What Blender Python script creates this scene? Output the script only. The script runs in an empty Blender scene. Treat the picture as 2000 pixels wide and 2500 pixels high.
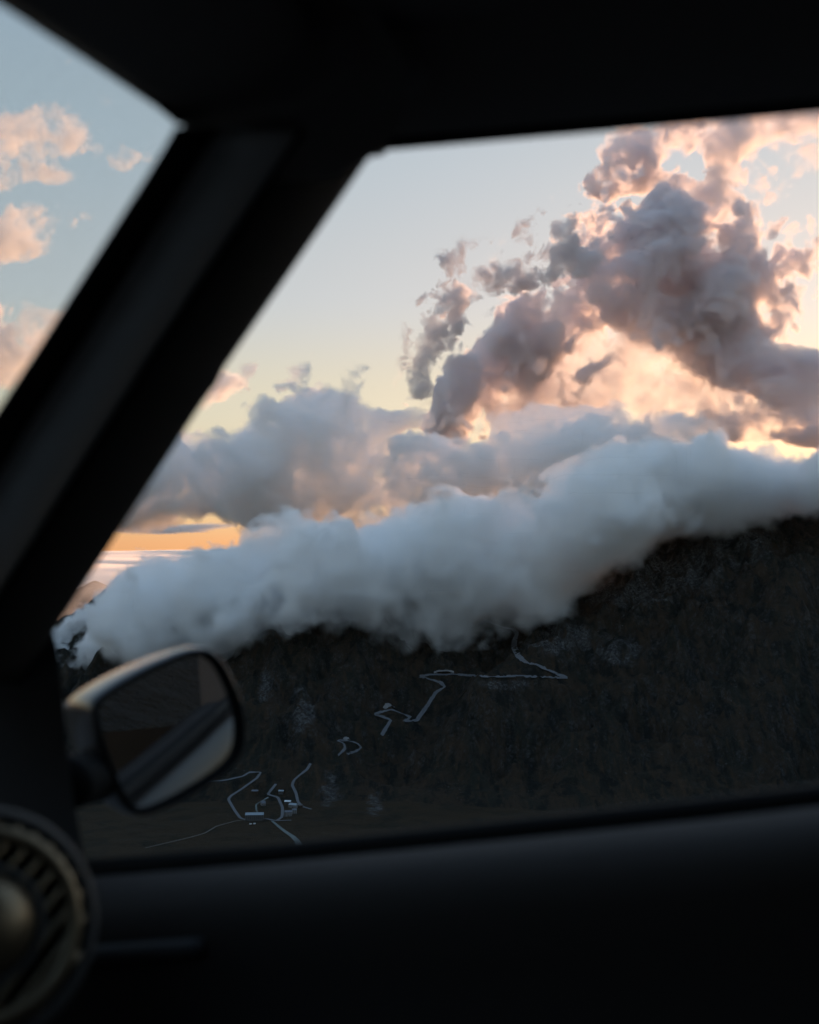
import bpy, bmesh, math, time
import numpy as np
from mathutils import Vector, Matrix

T0 = time.time()
sc = bpy.context.scene
COL = sc.collection
R = math.radians

# ------------------------------------------------------------------ camera
FPX = 2516.0                    # focal length in pixels of a 1725 px wide picture
PITCH = math.atan(72 / FPX)     # horizon a little below the middle
cam = bpy.data.cameras.new('camera')
cam_ob = bpy.data.objects.new('camera', cam)
COL.objects.link(cam_ob)
sc.camera = cam_ob
cam.sensor_fit = 'HORIZONTAL'
cam.sensor_width = 24.0
cam.lens = 35.0
cam.clip_start = 0.01
cam.clip_end = 300000
cam_ob.rotation_euler = (math.pi / 2 + PITCH, 0, 0)
cam.dof.use_dof = True
cam.dof.focus_distance = 3000
cam.dof.aperture_fstop = 4.5
CR = cam_ob.rotation_euler.to_matrix()

def ray(px, py):
    """direction of a pixel of the 1725 x 2156 picture, y = 1"""
    d = CR @ Vector(((px - 862.5) / FPX, -(py - 1078) / FPX, -1))
    return d / d.y

def at(px, py, Y):
    return ray(px, py) * Y

# ------------------------------------------------------------------ sky and sun
SUN_AZ, SUN_EL = R(21.0), R(2.3)
SUN_DIR = Vector((math.sin(SUN_AZ) * math.cos(SUN_EL), math.cos(SUN_AZ) * math.cos(SUN_EL), math.sin(SUN_EL)))
world = bpy.data.worlds.new('World')
sc.world = world
world.use_nodes = True
wn = world.node_tree
bg = wn.nodes['Background']
sky = wn.nodes.new('ShaderNodeTexSky')
sky.sky_type = 'NISHITA'
sky.sun_disc = False
sky.sun_elevation = R(3.0)
sky.sun_rotation = SUN_AZ
sky.altitude = 2300
sky.air_density = 1.0
sky.dust_density = 3.0
sky.ozone_density = 3.0
gm = wn.nodes.new('ShaderNodeGamma')
gm.inputs['Gamma'].default_value = 0.38
wn.links.new(sky.outputs[0], gm.inputs['Color'])
hs_ = wn.nodes.new('ShaderNodeHueSaturation')
wtc = wn.nodes.new('ShaderNodeTexCoord')
wsx = wn.nodes.new('ShaderNodeSeparateXYZ')
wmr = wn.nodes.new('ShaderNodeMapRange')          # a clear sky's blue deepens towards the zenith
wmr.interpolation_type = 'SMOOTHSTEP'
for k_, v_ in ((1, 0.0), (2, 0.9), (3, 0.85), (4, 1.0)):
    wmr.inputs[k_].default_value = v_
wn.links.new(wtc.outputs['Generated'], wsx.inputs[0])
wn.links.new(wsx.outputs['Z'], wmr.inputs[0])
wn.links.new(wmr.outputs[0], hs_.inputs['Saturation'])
tint = wn.nodes.new('ShaderNodeMix')
tint.data_type = 'RGBA'
tint.blend_type = 'MULTIPLY'
tint.inputs[0].default_value = 1.0
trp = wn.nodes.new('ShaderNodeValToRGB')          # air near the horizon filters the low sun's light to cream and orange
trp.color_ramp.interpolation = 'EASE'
STOPS = [(0.0, (1.12, 0.64, 0.38)), (0.03, (1.14, 0.80, 0.50)), (0.12, (1.30, 1.02, 0.72)), (0.21, (1.20, 1.03, 0.89)), (0.34, (1.14, 1.05, 0.94)), (0.5, (1.10, 1.09, 1.08)), (1.0, (1.17, 1.24, 1.36))]  # zenith stops carry added brightness, beyond a dusk sky, to light the shaded clouds
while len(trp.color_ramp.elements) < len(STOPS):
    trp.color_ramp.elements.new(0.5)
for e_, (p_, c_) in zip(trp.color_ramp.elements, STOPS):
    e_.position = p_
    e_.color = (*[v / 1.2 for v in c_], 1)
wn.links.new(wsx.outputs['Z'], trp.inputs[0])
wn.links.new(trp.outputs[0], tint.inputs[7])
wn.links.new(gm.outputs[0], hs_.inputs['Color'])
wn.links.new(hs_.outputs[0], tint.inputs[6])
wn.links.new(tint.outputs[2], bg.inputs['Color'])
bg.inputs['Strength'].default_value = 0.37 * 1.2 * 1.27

sun = bpy.data.lights.new('sun', 'SUN')
sun_ob = bpy.data.objects.new('sun', sun)
COL.objects.link(sun_ob)
sun.energy = 4.5
sun.angle = R(0.5)
sun.color = (1.0, 0.50, 0.25)
sun_ob.rotation_euler = SUN_DIR.to_track_quat('Z', 'Y').to_euler()

vs = sc.view_settings
vs.view_transform = 'Standard'
vs.look = 'None'
vs.exposure = 0.0
vs.gamma = 1.0
cy = sc.cycles
cy.volume_bounces = 26
cy.max_bounces = 34
cy.diffuse_bounces = 4
cy.glossy_bounces = 4
cy.transparent_max_bounces = 16
cy.volume_step_rate = 2.6
cy.volume_max_steps = 384
cy.use_adaptive_sampling = True
cy.adaptive_threshold = 0.045
cy.adaptive_min_samples = 24
cy.use_denoising = True
cy.denoiser = 'OPENIMAGEDENOISE'
cy.caustics_reflective = False
cy.caustics_refractive = False

# ------------------------------------------------------------------ helpers
def tag(o, label=None, cat=None, group=None, kind=None):
    for k, v in (('label', label), ('category', cat), ('group', group), ('kind', kind)):
        if v:
            o[k] = v
    return o

def empty(name, loc=(0, 0, 0), rz=0.0):
    o = bpy.data.objects.new(name, None)
    COL.objects.link(o)
    o.location = loc
    o.rotation_euler = (0, 0, rz)
    return o

def mesh_ob(name, verts, faces, mat, parent=None, smooth=False):
    me = bpy.data.meshes.new(name)
    me.from_pydata([tuple(v) for v in verts], [], faces)
    me.update()
    if smooth:
        me.polygons.foreach_set('use_smooth', [True] * len(me.polygons))
    if mat:
        me.materials.append(mat)
    o = bpy.data.objects.new(name, me)
    COL.objects.link(o)
    if parent:
        o.parent = parent
    return o

def bm_ob(name, bm, mat, parent=None, smooth=False):
    bmesh.ops.recalc_face_normals(bm, faces=bm.faces)
    me = bpy.data.meshes.new(name)
    bm.to_mesh(me)
    bm.free()
    if smooth:
        me.polygons.foreach_set('use_smooth', [True] * len(me.polygons))
    if mat:
        me.materials.append(mat)
    o = bpy.data.objects.new(name, me)
    COL.objects.link(o)
    if parent:
        o.parent = parent
    return o

def box_bm(x0, x1, y0, y1, z0, z1, bev=0.0):
    bm = bmesh.new()
    vs_ = [bm.verts.new((x, y, z)) for x in (x0, x1) for y in (y0, y1) for z in (z0, z1)]
    for f in ((0, 1, 3, 2), (4, 6, 7, 5), (0, 4, 5, 1), (2, 3, 7, 6), (0, 2, 6, 4), (1, 5, 7, 3)):
        bm.faces.new([vs_[i] for i in f])
    if bev:
        bmesh.ops.bevel(bm, geom=list(bm.edges), offset=bev, segments=3, profile=0.6, affect='EDGES')
    return bm

def loft(name, rings, mat, parent=None, closed=True, smooth=True, caps=True):
    """rings: equal-length lists of points; quads between neighbouring rings"""
    n = len(rings[0])
    verts = [p for r in rings for p in r]
    faces = []
    for i in range(len(rings) - 1):
        for k in range(n if closed else n - 1):
            a, b = i * n + k, i * n + (k + 1) % n
            faces.append((a, b, b + n, a + n))
    if caps and closed:
        faces.append(tuple(range(n))[::-1])
        faces.append(tuple(range((len(rings) - 1) * n, len(rings) * n)))
    o = mesh_ob(name, verts, faces, mat, parent, smooth)
    bm = bmesh.new()
    bm.from_mesh(o.data)
    bmesh.ops.recalc_face_normals(bm, faces=bm.faces)
    bm.to_mesh(o.data)
    bm.free()
    return o

def principled(name, color, rough=0.6, spec=0.5, metal=0.0, coat=0.0, noise=0.0, nscale=40.0, bump=0.0, bscale=300.0):
    m = bpy.data.materials.new(name)
    m.use_nodes = True
    nt = m.node_tree
    b = nt.nodes['Principled BSDF']
    b.inputs['Base Color'].default_value = (*color, 1)
    b.inputs['Roughness'].default_value = rough
    b.inputs['Specular IOR Level'].default_value = spec
    b.inputs['Metallic'].default_value = metal
    b.inputs['Coat Weight'].default_value = coat
    tc = nt.nodes.new('ShaderNodeTexCoord')
    if noise:
        n = nt.nodes.new('ShaderNodeTexNoise')
        n.inputs['Scale'].default_value = nscale
        n.inputs['Detail'].default_value = 5
        nt.links.new(tc.outputs['Object'], n.inputs['Vector'])
        mx = nt.nodes.new('ShaderNodeMix')
        mx.data_type = 'RGBA'
        mx.inputs[6].default_value = (*[c * (1 - noise) for c in color], 1)
        mx.inputs[7].default_value = (*[min(1, c * (1 + noise)) for c in color], 1)
        nt.links.new(n.outputs['Fac'], mx.inputs[0])
        nt.links.new(mx.outputs[2], b.inputs['Base Color'])
    if bump:
        n2 = nt.nodes.new('ShaderNodeTexNoise')
        n2.inputs['Scale'].default_value = bscale
        n2.inputs['Detail'].default_value = 3
        nt.links.new(tc.outputs['Object'], n2.inputs['Vector'])
        bp = nt.nodes.new('ShaderNodeBump')
        bp.inputs['Strength'].default_value = bump
        bp.inputs['Distance'].default_value = 0.002
        nt.links.new(n2.outputs['Fac'], bp.inputs['Height'])
        nt.links.new(bp.outputs[0], b.inputs['Normal'])
    return m

# ------------------------------------------------------------------ terrain
rng2 = np.random.default_rng(7)
LAT = rng2.uniform(-1, 1, (256, 256))

def vnoise(x, y, scale, seed):
    u = x / scale + seed * 17.31
    v = y / scale + seed * 41.77
    i = np.floor(u).astype(int)
    j = np.floor(v).astype(int)
    f = u - i
    g = v - j
    f = f * f * f * (f * (f * 6 - 15) + 10)
    g = g * g * g * (g * (g * 6 - 15) + 10)
    a = LAT[i % 256, j % 256]
    b = LAT[(i + 1) % 256, j % 256]
    c = LAT[i % 256, (j + 1) % 256]
    d = LAT[(i + 1) % 256, (j + 1) % 256]
    return (a * (1 - f) + b * f) * (1 - g) + (c * (1 - f) + d * f) * g

def sstep(a, b, x):
    t = np.clip((x - a) / (b - a), 0, 1)
    return t * t * (3 - 2 * t)

FLOOR = -565.0
CREST_Y = 3800.0
CREST = [(-2600, 1120), (-900, 1210), (-300, 1400), (-60, 1410), (100, 1335), (160, 1290), (220, 1249), (300, 1225), (370, 1184), (430, 1172), (485, 1146),
         (600, 1125), (720, 1120), (900, 1185), (1040, 1240), (1150, 1212), (1300, 1150), (1420, 1085), (1520, 1036), (1600, 1046),
         (1725, 1032), (2000, 980), (2600, 900), (4200, 800)]
CX = [(a - 862.5) / FPX * CREST_Y for a, b in CREST]
CZ = [at(a, b, CREST_Y).z for a, b in CREST]

def height(x, y):
    x = np.asarray(x, float)
    y = np.asarray(y, float)
    # our own flank: bank behind the car, the road's bench, the long drop in front
    own = np.where(y < -4.2, -1.25 + 0.62 * (-4.2 - y), np.where(y < 4.6, -1.25, -1.25 - 0.62 * (y - 4.6)))
    own = np.minimum(own, 420 + 0.1 * y)
    own = own + sstep(6, 60, np.abs(y + 0.2)) * (6 * vnoise(x, y, 60, 1) + 18 * vnoise(x, y, 220, 2)) + sstep(4.4, 9, np.abs(y)) * (0.5 * vnoise(x, y, 4, 3) + 0.12 * vnoise(x, y, 0.9, 3.4))
    # the far mountain
    foot = np.interp(x, [-3000, -700, -300, 0, 500, 900, 1500, 4000], [2500, 2600, 2655, 2640, 2560, 2440, 2200, 1800]) + 40 * vnoise(x, y * 0, 330, 4)
    cz = np.interp(x, CX, CZ) + 10 * vnoise(x, y * 0, 70, 5) + 5 * vnoise(x, y * 0, 24, 6)
    t = (y - foot) / (CREST_Y - foot)
    tt = np.clip(t, 0, 1)
    prof = np.where(t < 1, 0.78 * tt + 0.22 * tt * tt, 1 - 0.9 * (t - 1))
    prof = np.maximum(prof, -0.9)
    far = FLOOR + (cz - FLOOR) * prof
    m = sstep(0.0, 0.22, t) * (1 - 0.75 * sstep(0.75, 1.0, t))
    wx = x + 60 * vnoise(x, y, 300, 8)
    # spurs and gullies that run down the slope
    gul = 1 - np.abs(vnoise(wx - 0.25 * y, y * 0.22, 260, 9)) * 2
    gul2 = 1 - np.abs(vnoise(wx + 0.1 * y, y * 0.25, 95, 10)) * 2
    ridg = 1 - np.abs(vnoise(wx, y, 130, 11)) * 2
    gul3 = 1 - np.abs(vnoise(wx + 0.5 * y, y * 0.3, 44, 16)) * 2
    ob = (1.5 * x - y) / 1.8 + 50 * vnoise(x, y, 260, 18)
    al = (x + 1.5 * y) / 1.8
    dg = 46 * (1 - 2 * np.abs(vnoise(ob, al * 0.16, 190, 19))) + 20 * (1 - 2 * np.abs(vnoise(ob, al * 0.2, 62, 20))) + 9 * (1 - 2 * np.abs(vnoise(ob, al * 0.25, 24, 25)))
    d = sstep(-50, 300, x) * dg + (1 - 0.6 * sstep(-50, 300, x)) * 58 * gul + 18 * gul2 + 9 * gul3 + 16 * ridg + 10 * vnoise(x, y, 48, 12) + 9 * (1 - 2 * np.abs(vnoise(x, y, 26, 13))) + 5 * vnoise(x, y, 12, 14)
    # the near spur the road climbs round
    spur = 70 * np.exp(-((x - (0.62 * (y - 2600) - 20)) / 150) ** 2) * sstep(0.05, 0.3, t) * (1 - sstep(0.55, 0.8, t))
    far = far + m * (d - 30) + spur + (1 - m) * 1.2 * vnoise(x, y, 40, 15)
    far = np.maximum(far, -1500)
    b = np.maximum(far, own)
    return np.where(y < 1200, np.maximum(own, FLOOR + 2 * vnoise(x, y, 60, 3)), b)

def hit(px, py, y0=1500, y1=4600):
    d = ray(px, py)
    t = np.arange(y0, y1, 2.0)
    below = d.z * t < height(d.x * t, t)
    k = int(np.argmax(below)) if below.any() else len(t) - 1
    Y = t[k]
    return Vector((d.x * Y, Y, float(height(d.x * Y, Y))))

def z5(pts):
    return [(431.25 + 0.5 * a, 1276.5 + 0.5 * b) for a, b in pts]

ROADS = [
    ('mountain_road', 'pale pass road dropping out of the cloud to a sharp hairpin', z5([(1170, 50), (1215, 75), (1255, 90), (1298, 97), (1313, 112), (1306, 140), (1302, 172), (1320, 210), (1345, 235), (1400, 250), (1450, 270), (1490, 290), (1528, 303)]), 16, 'road', 1.5),
    ('mountain_road', 'level stretch of pass road crossing the slope between two hairpins', z5([(1528, 304), (1480, 304), (1400, 300), (1300, 297), (1200, 299), (1100, 294), (1060, 290), (970, 290), (905, 297)]), 11, 'road', 2.2),
    ('mountain_road', 'pass road bending down below the level stretch', z5([(905, 300), (935, 302), (965, 314), (995, 322), (1010, 338), (992, 352), (968, 368), (945, 410), (915, 450), (893, 482), (840, 485)]), 10.5, 'road'),
    ('mountain_road', 'pass road looping on a terrace in the middle of the slope', z5([(845, 482), (868, 470), (830, 452), (790, 437), (755, 442), (715, 456), (745, 464), (785, 480), (765, 512), (745, 545)]), 9, 'road'),
    ('mountain_road', 'small hairpin loop of pass road above the village', z5([(600, 624), (640, 612), (660, 593), (640, 577), (600, 566), (557, 567), (586, 578), (592, 600), (562, 630)]), 6, 'road'),
    ('mountain_road', 'pass road curving down to the valley right behind the village', z5([(446, 664), (430, 690), (400, 712), (375, 735), (368, 755), (385, 790), (392, 825), (410, 845), (450, 857)]), 6.5, 'road'),
    ('mountain_road', 'road zigzagging up the slope to the left of the village', z5([(-60, 745), (0, 741), (80, 735), (160, 718), (188, 701), (236, 700), (220, 725), (150, 775), (110, 800), (99, 815), (125, 860), (150, 895), (185, 902), (260, 897), (300, 905), (365, 903)]), 6.5, 'road'),
    ('village_road', 'village street winding from the upper houses to the bridge', z5([(300, 750), (265, 794), (308, 806), (328, 850), (326, 890), (302, 905)]), 6.5, 'road'),
    ('gravel_track', 'faint gravel track crossing the meadow beside the village', z5([(-250, 1020), (-60, 975), (0, 958), (50, 928), (130, 906), (170, 901)]), 4, 'track'),
    ('stream', 'milky stream leaving the village over the brown meadow', z5([(283, 905), (318, 935), (345, 955), (372, 972), (392, 994), (400, 1020)]), 9, 'water', 0.8, 'stream', ([0, 0.5, 1], [5, 9, 13])),
    ('stream', 'narrow stream curling past the hotel through the village', z5([(268, 806), (240, 822), (215, 837), (218, 865), (236, 880)]), 4, 'water', 0.8, 'stream'),
    ('parking_terrace', 'broad gravel lookout beside the upper road bend', z5([(965, 281), (990, 272), (1020, 270), (1050, 279)]), 20, 'lot', 1.0, 'terrace', ([0, 0.4, 1], [8, 22, 6])),
    ('parking_terrace', 'gravel lay-by above the middle road loop', z5([(755, 432), (778, 412), (800, 425)]), 18, 'lot', 1.0, 'terrace', ([0, 0.5, 1], [6, 20, 6])),
    ('parking_terrace', 'gravel lay-by on top of the small hairpin loop', z5([(585, 562), (600, 554), (612, 562)]), 12, 'lot', 1.0, 'terrace', ([0, 0.5, 1], [5, 14, 5])),
]

def centreline(pix):
    """dense pixels -> points on the slope; the distance along the view is smoothed so that the road runs evenly"""
    P = np.array(pix, float)
    seg = np.r_[0, np.cumsum(np.hypot(*np.diff(P, axis=0).T))]
    n = max(10, int(seg[-1] / 1.5))
    q = np.linspace(0, seg[-1], n)
    Q = np.stack([np.interp(q, seg, P[:, 0]), np.interp(q, seg, P[:, 1])], -1)
    for _ in range(5):
        Q[1:-1] = 0.25 * Q[:-2] + 0.5 * Q[1:-1] + 0.25 * Q[2:]
    Yh = np.array([hit(*p).y for p in Q])
    m = max(2, min(14, n // 5))
    pad = np.r_[np.full(m, Yh[0]), Yh, np.full(m, Yh[-1])]
    med = np.array([np.median(pad[i:i + 2 * m + 1]) for i in range(n)])
    for _ in range(30):
        med[1:-1] = 0.25 * med[:-2] + 0.5 * med[1:-1] + 0.25 * med[2:]
    return np.array([tuple(ray(*p) * y) for p, y in zip(Q, med)])

LINES = [centreline(r[2]) for r in ROADS]
BENCH = np.concatenate(LINES)
BENCH_H = height(BENCH[:, 0], BENCH[:, 1])

def bench(x, y, h):
    """ground beside a road is cut and filled towards the road"""
    x, y, h = (np.asarray(a, float).ravel() for a in (x, y, h))
    out = h.copy()
    idx = np.nonzero((x > BENCH[:, 0].min() - 50) & (x < BENCH[:, 0].max() + 50) & (y > BENCH[:, 1].min() - 50) & (y < BENCH[:, 1].max() + 50))[0]
    for c in range(0, len(idx), 20000):
        k = idx[c:c + 20000]
        d2 = (x[k, None] - BENCH[None, :, 0]) ** 2 + (y[k, None] - BENCH[None, :, 1]) ** 2
        b = d2.argmin(1)
        d = np.sqrt(d2[np.arange(len(k)), b])
        tgt = BENCH[b, 2] + 0.5 * (h[k] - BENCH_H[b])
        out[k] = tgt + (h[k] - tgt) * sstep(9, 34, d)
    return out

ys_ = np.concatenate([np.linspace(-1600, -70, 40), np.linspace(-64, 64, 80), np.linspace(70, 1480, 48), np.linspace(1500, 2080, 40), np.arange(2086, 3900, 5.0), np.linspace(3910, 5200, 60)])
xs_ = np.concatenate([np.linspace(-7000, -1680, 60), np.linspace(-1640, -1310, 18), np.arange(-1300, -14, 5.4), np.arange(-12, 60, 2.0), np.arange(62, 1720, 5.4), np.linspace(1740, 7000, 60)])
GX, GY = np.meshgrid(xs_, ys_, indexing='ij')
GZ = height(GX, GY)
GZ = bench(GX, GY, GZ).reshape(GX.shape)
nxg, nyg = GX.shape

# ground colours that belong to the ground: scree and bare rock
def px_of(x, y, z):
    return 862.5 + x / y * FPX, 1150 - z / y * FPX

slope = np.hypot(np.gradient(GZ, xs_, axis=0), np.gradient(GZ, ys_, axis=1))
rock = 0.45 * sstep(1.0, 1.9, slope + 0.35 * vnoise(GX, GY, 70, 21) + 0.3 * vnoise(GX, GY, 22, 22))
scree = np.zeros_like(GZ)
SCREE = [(1190, 1345, 95, 42), (1290, 1370, 80, 35), (1420, 1190, 140, 60), (1330, 1250, 120, 40), (1540, 1150, 120, 45), (700, 1660, 34, 42),
         (790, 1690, 20, 28), (870, 1595, 12, 26), (1030, 1355, 26, 14), (640, 1490, 26, 70), (560, 1440, 18, 60), (1080, 1440, 70, 12)]
with np.errstate(divide='ignore', invalid='ignore'):
    PU, PV = px_of(GX, np.where(GY > 500, GY, 1e9), GZ)
for (a, b, rx, ry) in SCREE:
    q = ((PU - a) / rx) ** 2 + ((PV - b) / ry) ** 2
    k = np.exp(-q) * (0.75 + 0.5 * vnoise(GX, GY, 30, 23) + 0.35 * vnoise(GX, GY, 12, 24))
    scree = np.maximum(scree, np.where(GY > 500, np.clip(k, 0, 1), 0))
meadow = np.where((GY > 1500), 1 - sstep(0.02, 0.12, (slope)), 0)

gv = np.stack([GX, GY, GZ], -1).reshape(-1, 3)
ii = np.arange(nxg * nyg).reshape(nxg, nyg)
gf = np.stack([ii[:-1, :-1], ii[1:, :-1], ii[1:, 1:], ii[:-1, 1:]], -1).reshape(-1, 4)
gme = bpy.data.meshes.new('terrain')
gme.vertices.add(len(gv))
gme.vertices.foreach_set('co', gv.astype(np.float32).ravel())
gme.loops.add(gf.size)
gme.loops.foreach_set('vertex_index', gf.astype(np.int32).ravel())
gme.polygons.add(len(gf))
gme.polygons.foreach_set('loop_start', np.arange(0, gf.size, 4, dtype=np.int32))
gme.polygons.foreach_set('loop_total', np.full(len(gf), 4, dtype=np.int32))
gme.update(calc_edges=True)
gme.polygons.foreach_set('use_smooth', np.ones(len(gf), bool))
for nm, arr in (('rock', rock), ('scree', scree), ('meadow', meadow)):
    at_ = gme.attributes.new(nm, 'FLOAT', 'POINT')
    at_.data.foreach_set('value', arr.astype(np.float32).ravel())

def terrain_mat():
    m = bpy.data.materials.new('mountain_ground')
    m.use_nodes = True
    nt = m.node_tree
    b = nt.nodes['Principled BSDF']
    b.inputs['Roughness'].default_value = 0.95
    b.inputs['Specular IOR Level'].default_value = 0.15
    tc = nt.nodes.new('ShaderNodeTexCoord')
    def noise(scale, detail=6, rough=0.6):
        n = nt.nodes.new('ShaderNodeTexNoise')
        n.inputs['Scale'].default_value = scale
        n.inputs['Detail'].default_value = detail
        n.inputs['Roughness'].default_value = rough
        nt.links.new(tc.outputs['Object'], n.inputs['Vector'])
        return n.outputs['Fac']
    mp = nt.nodes.new('ShaderNodeMapping')
    mp.inputs['Rotation'].default_value = (0, 0, R(28))
    mp.inputs['Scale'].default_value = (1.0, 0.28, 0.28)
    nt.links.new(tc.outputs['Object'], mp.inputs['Vector'])
    def streak(scale, detail=7, rough=0.7):
        n = nt.nodes.new('ShaderNodeTexNoise')
        n.inputs['Scale'].default_value = scale
        n.inputs['Detail'].default_value = detail
        n.inputs['Roughness'].default_value = rough
        nt.links.new(mp.outputs[0], n.inputs['Vector'])
        return n.outputs['Fac']
    def attr(nm):
        a = nt.nodes.new('ShaderNodeAttribute')
        a.attribute_name = nm
        return a.outputs['Fac']
    def ramp(src, lo, hi):
        r = nt.nodes.new('ShaderNodeMapRange')
        r.interpolation_type = 'SMOOTHSTEP'
        r.inputs[1].default_value = lo
        r.inputs[2].default_value = hi
        nt.links.new(src, r.inputs[0])
        return r.outputs[0]
    def mix(f, a, c):
        x = nt.nodes.new('ShaderNodeMix')
        x.data_type = 'RGBA'
        for s, v in ((x.inputs[0], f), (x.inputs[6], a), (x.inputs[7], c)):
            if isinstance(v, tuple):
                s.default_value = (*v, 1)
            else:
                nt.links.new(v, s)
        return x.outputs[2]
    def mul(a, c):
        x = nt.nodes.new('ShaderNodeMath')
        x.operation = 'MULTIPLY'
        nt.links.new(a, x.inputs[0])
        if isinstance(c, float):
            x.inputs[1].default_value = c
        else:
            nt.links.new(c, x.inputs[1])
        return x.outputs[0]
    heath = mix(ramp(streak(0.016), 0.38, 0.62), (0.038, 0.027, 0.018), (0.020, 0.021, 0.016))
    heath = mix(ramp(streak(0.08, 8, 0.65), 0.45, 0.7), heath, (0.054, 0.035, 0.021))
    heath = mix(ramp(streak(0.03), 0.5, 0.62), heath, (0.012, 0.013, 0.011))
    heath = mix(ramp(noise(0.02, 7, 0.7), 0.52, 0.64), heath, (0.013, 0.014, 0.012))
    heath = mix(attr('meadow'), heath, (0.040, 0.028, 0.016))
    heath = mix(mul(attr('meadow'), ramp(noise(0.02, 6, 0.6), 0.5, 0.65)), heath, (0.022, 0.020, 0.013))
    stone = mix(ramp(noise(0.11, 9, 0.8), 0.40, 0.62), (0.030, 0.030, 0.031), (0.125, 0.123, 0.12))
    f = mul(attr('rock'), mul(ramp(noise(0.10, 9, 0.8), 0.42, 0.56), ramp(streak(0.045), 0.38, 0.55)))
    base = mix(f, heath, stone)
    base = mix(mul(ramp(attr('scree'), 0.25, 0.75), ramp(noise(0.13, 9, 0.78), 0.40, 0.52)), base, stone)
    # lone pale boulders and slabs
    base = mix(mul(ramp(noise(0.12, 4, 0.6), 0.68, 0.72), ramp(noise(0.006, 3, 0.5), 0.45, 0.6)), base, (0.12, 0.118, 0.115))
    nt.links.new(base, b.inputs['Base Color'])
    bp = nt.nodes.new('ShaderNodeBump')
    bp.inputs['Strength'].default_value = 0.9
    bp.inputs['Distance'].default_value = 9.0
    nt.links.new(noise(0.09, 9, 0.72), bp.inputs['Height'])
    nt.links.new(bp.outputs[0], b.inputs['Normal'])
    return m

gme.materials.append(terrain_mat())
terrain = bpy.data.objects.new('terrain', gme)
COL.objects.link(terrain)
tag(terrain, 'dark heather and scree mountain flanks round a deep valley', 'mountain', kind='structure')

# far plain to the horizon, and one more distant range
plain_v = [(-150000, 5150, -1520), (150000, 5150, -1520), (150000, 150000, -1520), (-150000, 150000, -1520)]
m_far = principled('distant_ground', (0.05, 0.055, 0.05), 0.95, 0.1, noise=0.4, nscale=0.0006)
plain = mesh_ob('ground', plain_v, [(0, 1, 2, 3)], m_far)
tag(plain, 'low ground beyond the mountains reaching the horizon', 'ground', kind='structure')

def far_range(name, label, Y, pts, depth, base):
    xs = np.linspace(pts[0][0], pts[-1][0], 260)
    pv = np.interp(xs, [p[0] for p in pts], [p[1] for p in pts])
    X = (xs - 862.5) / FPX * Y
    Z = (1150 - pv) / FPX * Y + 60 * vnoise(X, X * 0, 420, 31) + 25 * vnoise(X, X * 0, 130, 32)
    rows = []
    for k, (dy, s) in enumerate(((-depth, 0.0), (-depth * 0.6, 0.45), (-depth * 0.25, 0.8), (0, 1.0), (depth * 0.5, 0.55), (depth, 0.0))):
        jit = vnoise(X, X * 0 + k * 900, 500, 33) * depth * 0.12 * (k not in (0, 5))
        rows.append([(x, Y + dy + j, base + (z - base) * s) for x, z, j in zip(X, Z, jit)])
    return tag(loft(name, rows, m_far, None, closed=False, smooth=False), label, 'mountain', kind='structure')

far_range('mountain_range', 'pale distant mountain ridge beyond the low end of the cloud bank', 14000,
          [(-900, 1300), (-300, 1262), (60, 1265), (150, 1245), (195, 1228), (240, 1246), (330, 1268), (600, 1290), (1000, 1310)], 3000, -1540)

# ------------------------------------------------------------------ roads, stream, village
m_road = principled('weathered_asphalt', (0.115, 0.12, 0.13), 0.8, 0.3, noise=0.25, nscale=0.08)
m_track = principled('gravel_track', (0.13, 0.115, 0.10), 0.9, 0.2, noise=0.3, nscale=0.1)
m_water = principled('milky_glacier_water', (0.17, 0.20, 0.195), 0.25, 0.5, noise=0.25, nscale=0.06)
m_lot = principled('gravel_lot', (0.20, 0.195, 0.19), 0.9, 0.2, noise=0.35, nscale=0.07)

ROAD_MATS = {'road': m_road, 'track': m_track, 'water': m_water, 'lot': m_lot}
def ribbon(line, name, label, pix, width, mat, lift=0.9, cat='road', closed_w=None):
    Q = line[:, :2]
    n = len(Q)
    T = np.gradient(Q, axis=0)
    for _ in range(4):
        T[1:-1] = 0.25 * T[:-2] + 0.5 * T[1:-1] + 0.25 * T[2:]
    T /= np.maximum(np.hypot(T[:, 0], T[:, 1]), 1e-6)[:, None]
    N = np.stack([-T[:, 1], T[:, 0]], -1)
    wv = np.full(n, float(width)) if closed_w is None else np.interp(np.linspace(0, 1, n), *closed_w)
    hc = height(Q[:, 0], Q[:, 1])
    rows = []
    for k in np.linspace(-0.5, 0.5, 5):
        E_ = Q + N * (k * wv)[:, None]
        rows.append(np.c_[E_, line[:, 2] + np.clip(0.5 * (height(E_[:, 0], E_[:, 1]) - hc), -2.5, 2.5) + lift])
    verts = np.concatenate(rows)
    faces = [(a * n + i, a * n + i + 1, (a + 1) * n + i + 1, (a + 1) * n + i) for a in range(4) for i in range(n - 1)]
    return tag(mesh_ob(name, verts, faces, ROAD_MATS[mat], smooth=True), label, cat, kind='structure')

for ln, args in zip(LINES, ROADS):
    ribbon(ln, *args)

M_WALL = {k: principled('render_' + k, c, 0.9, 0.2, noise=0.15, nscale=0.8) for k, c in
          {'white': (0.22, 0.215, 0.21), 'grey': (0.10, 0.097, 0.095), 'timber': (0.07, 0.05, 0.035)}.items()}
M_ROOF = {k: principled('roof_' + k, c, 0.45, 0.5, noise=0.2, nscale=1.2) for k, c in
          {'zinc': (0.22, 0.27, 0.31), 'pale': (0.62, 0.66, 0.70), 'slate': (0.09, 0.10, 0.12), 'dark': (0.07, 0.065, 0.06)}.items()}
m_pane = principled('dark_window', (0.02, 0.022, 0.025), 0.15, 0.6)

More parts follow.
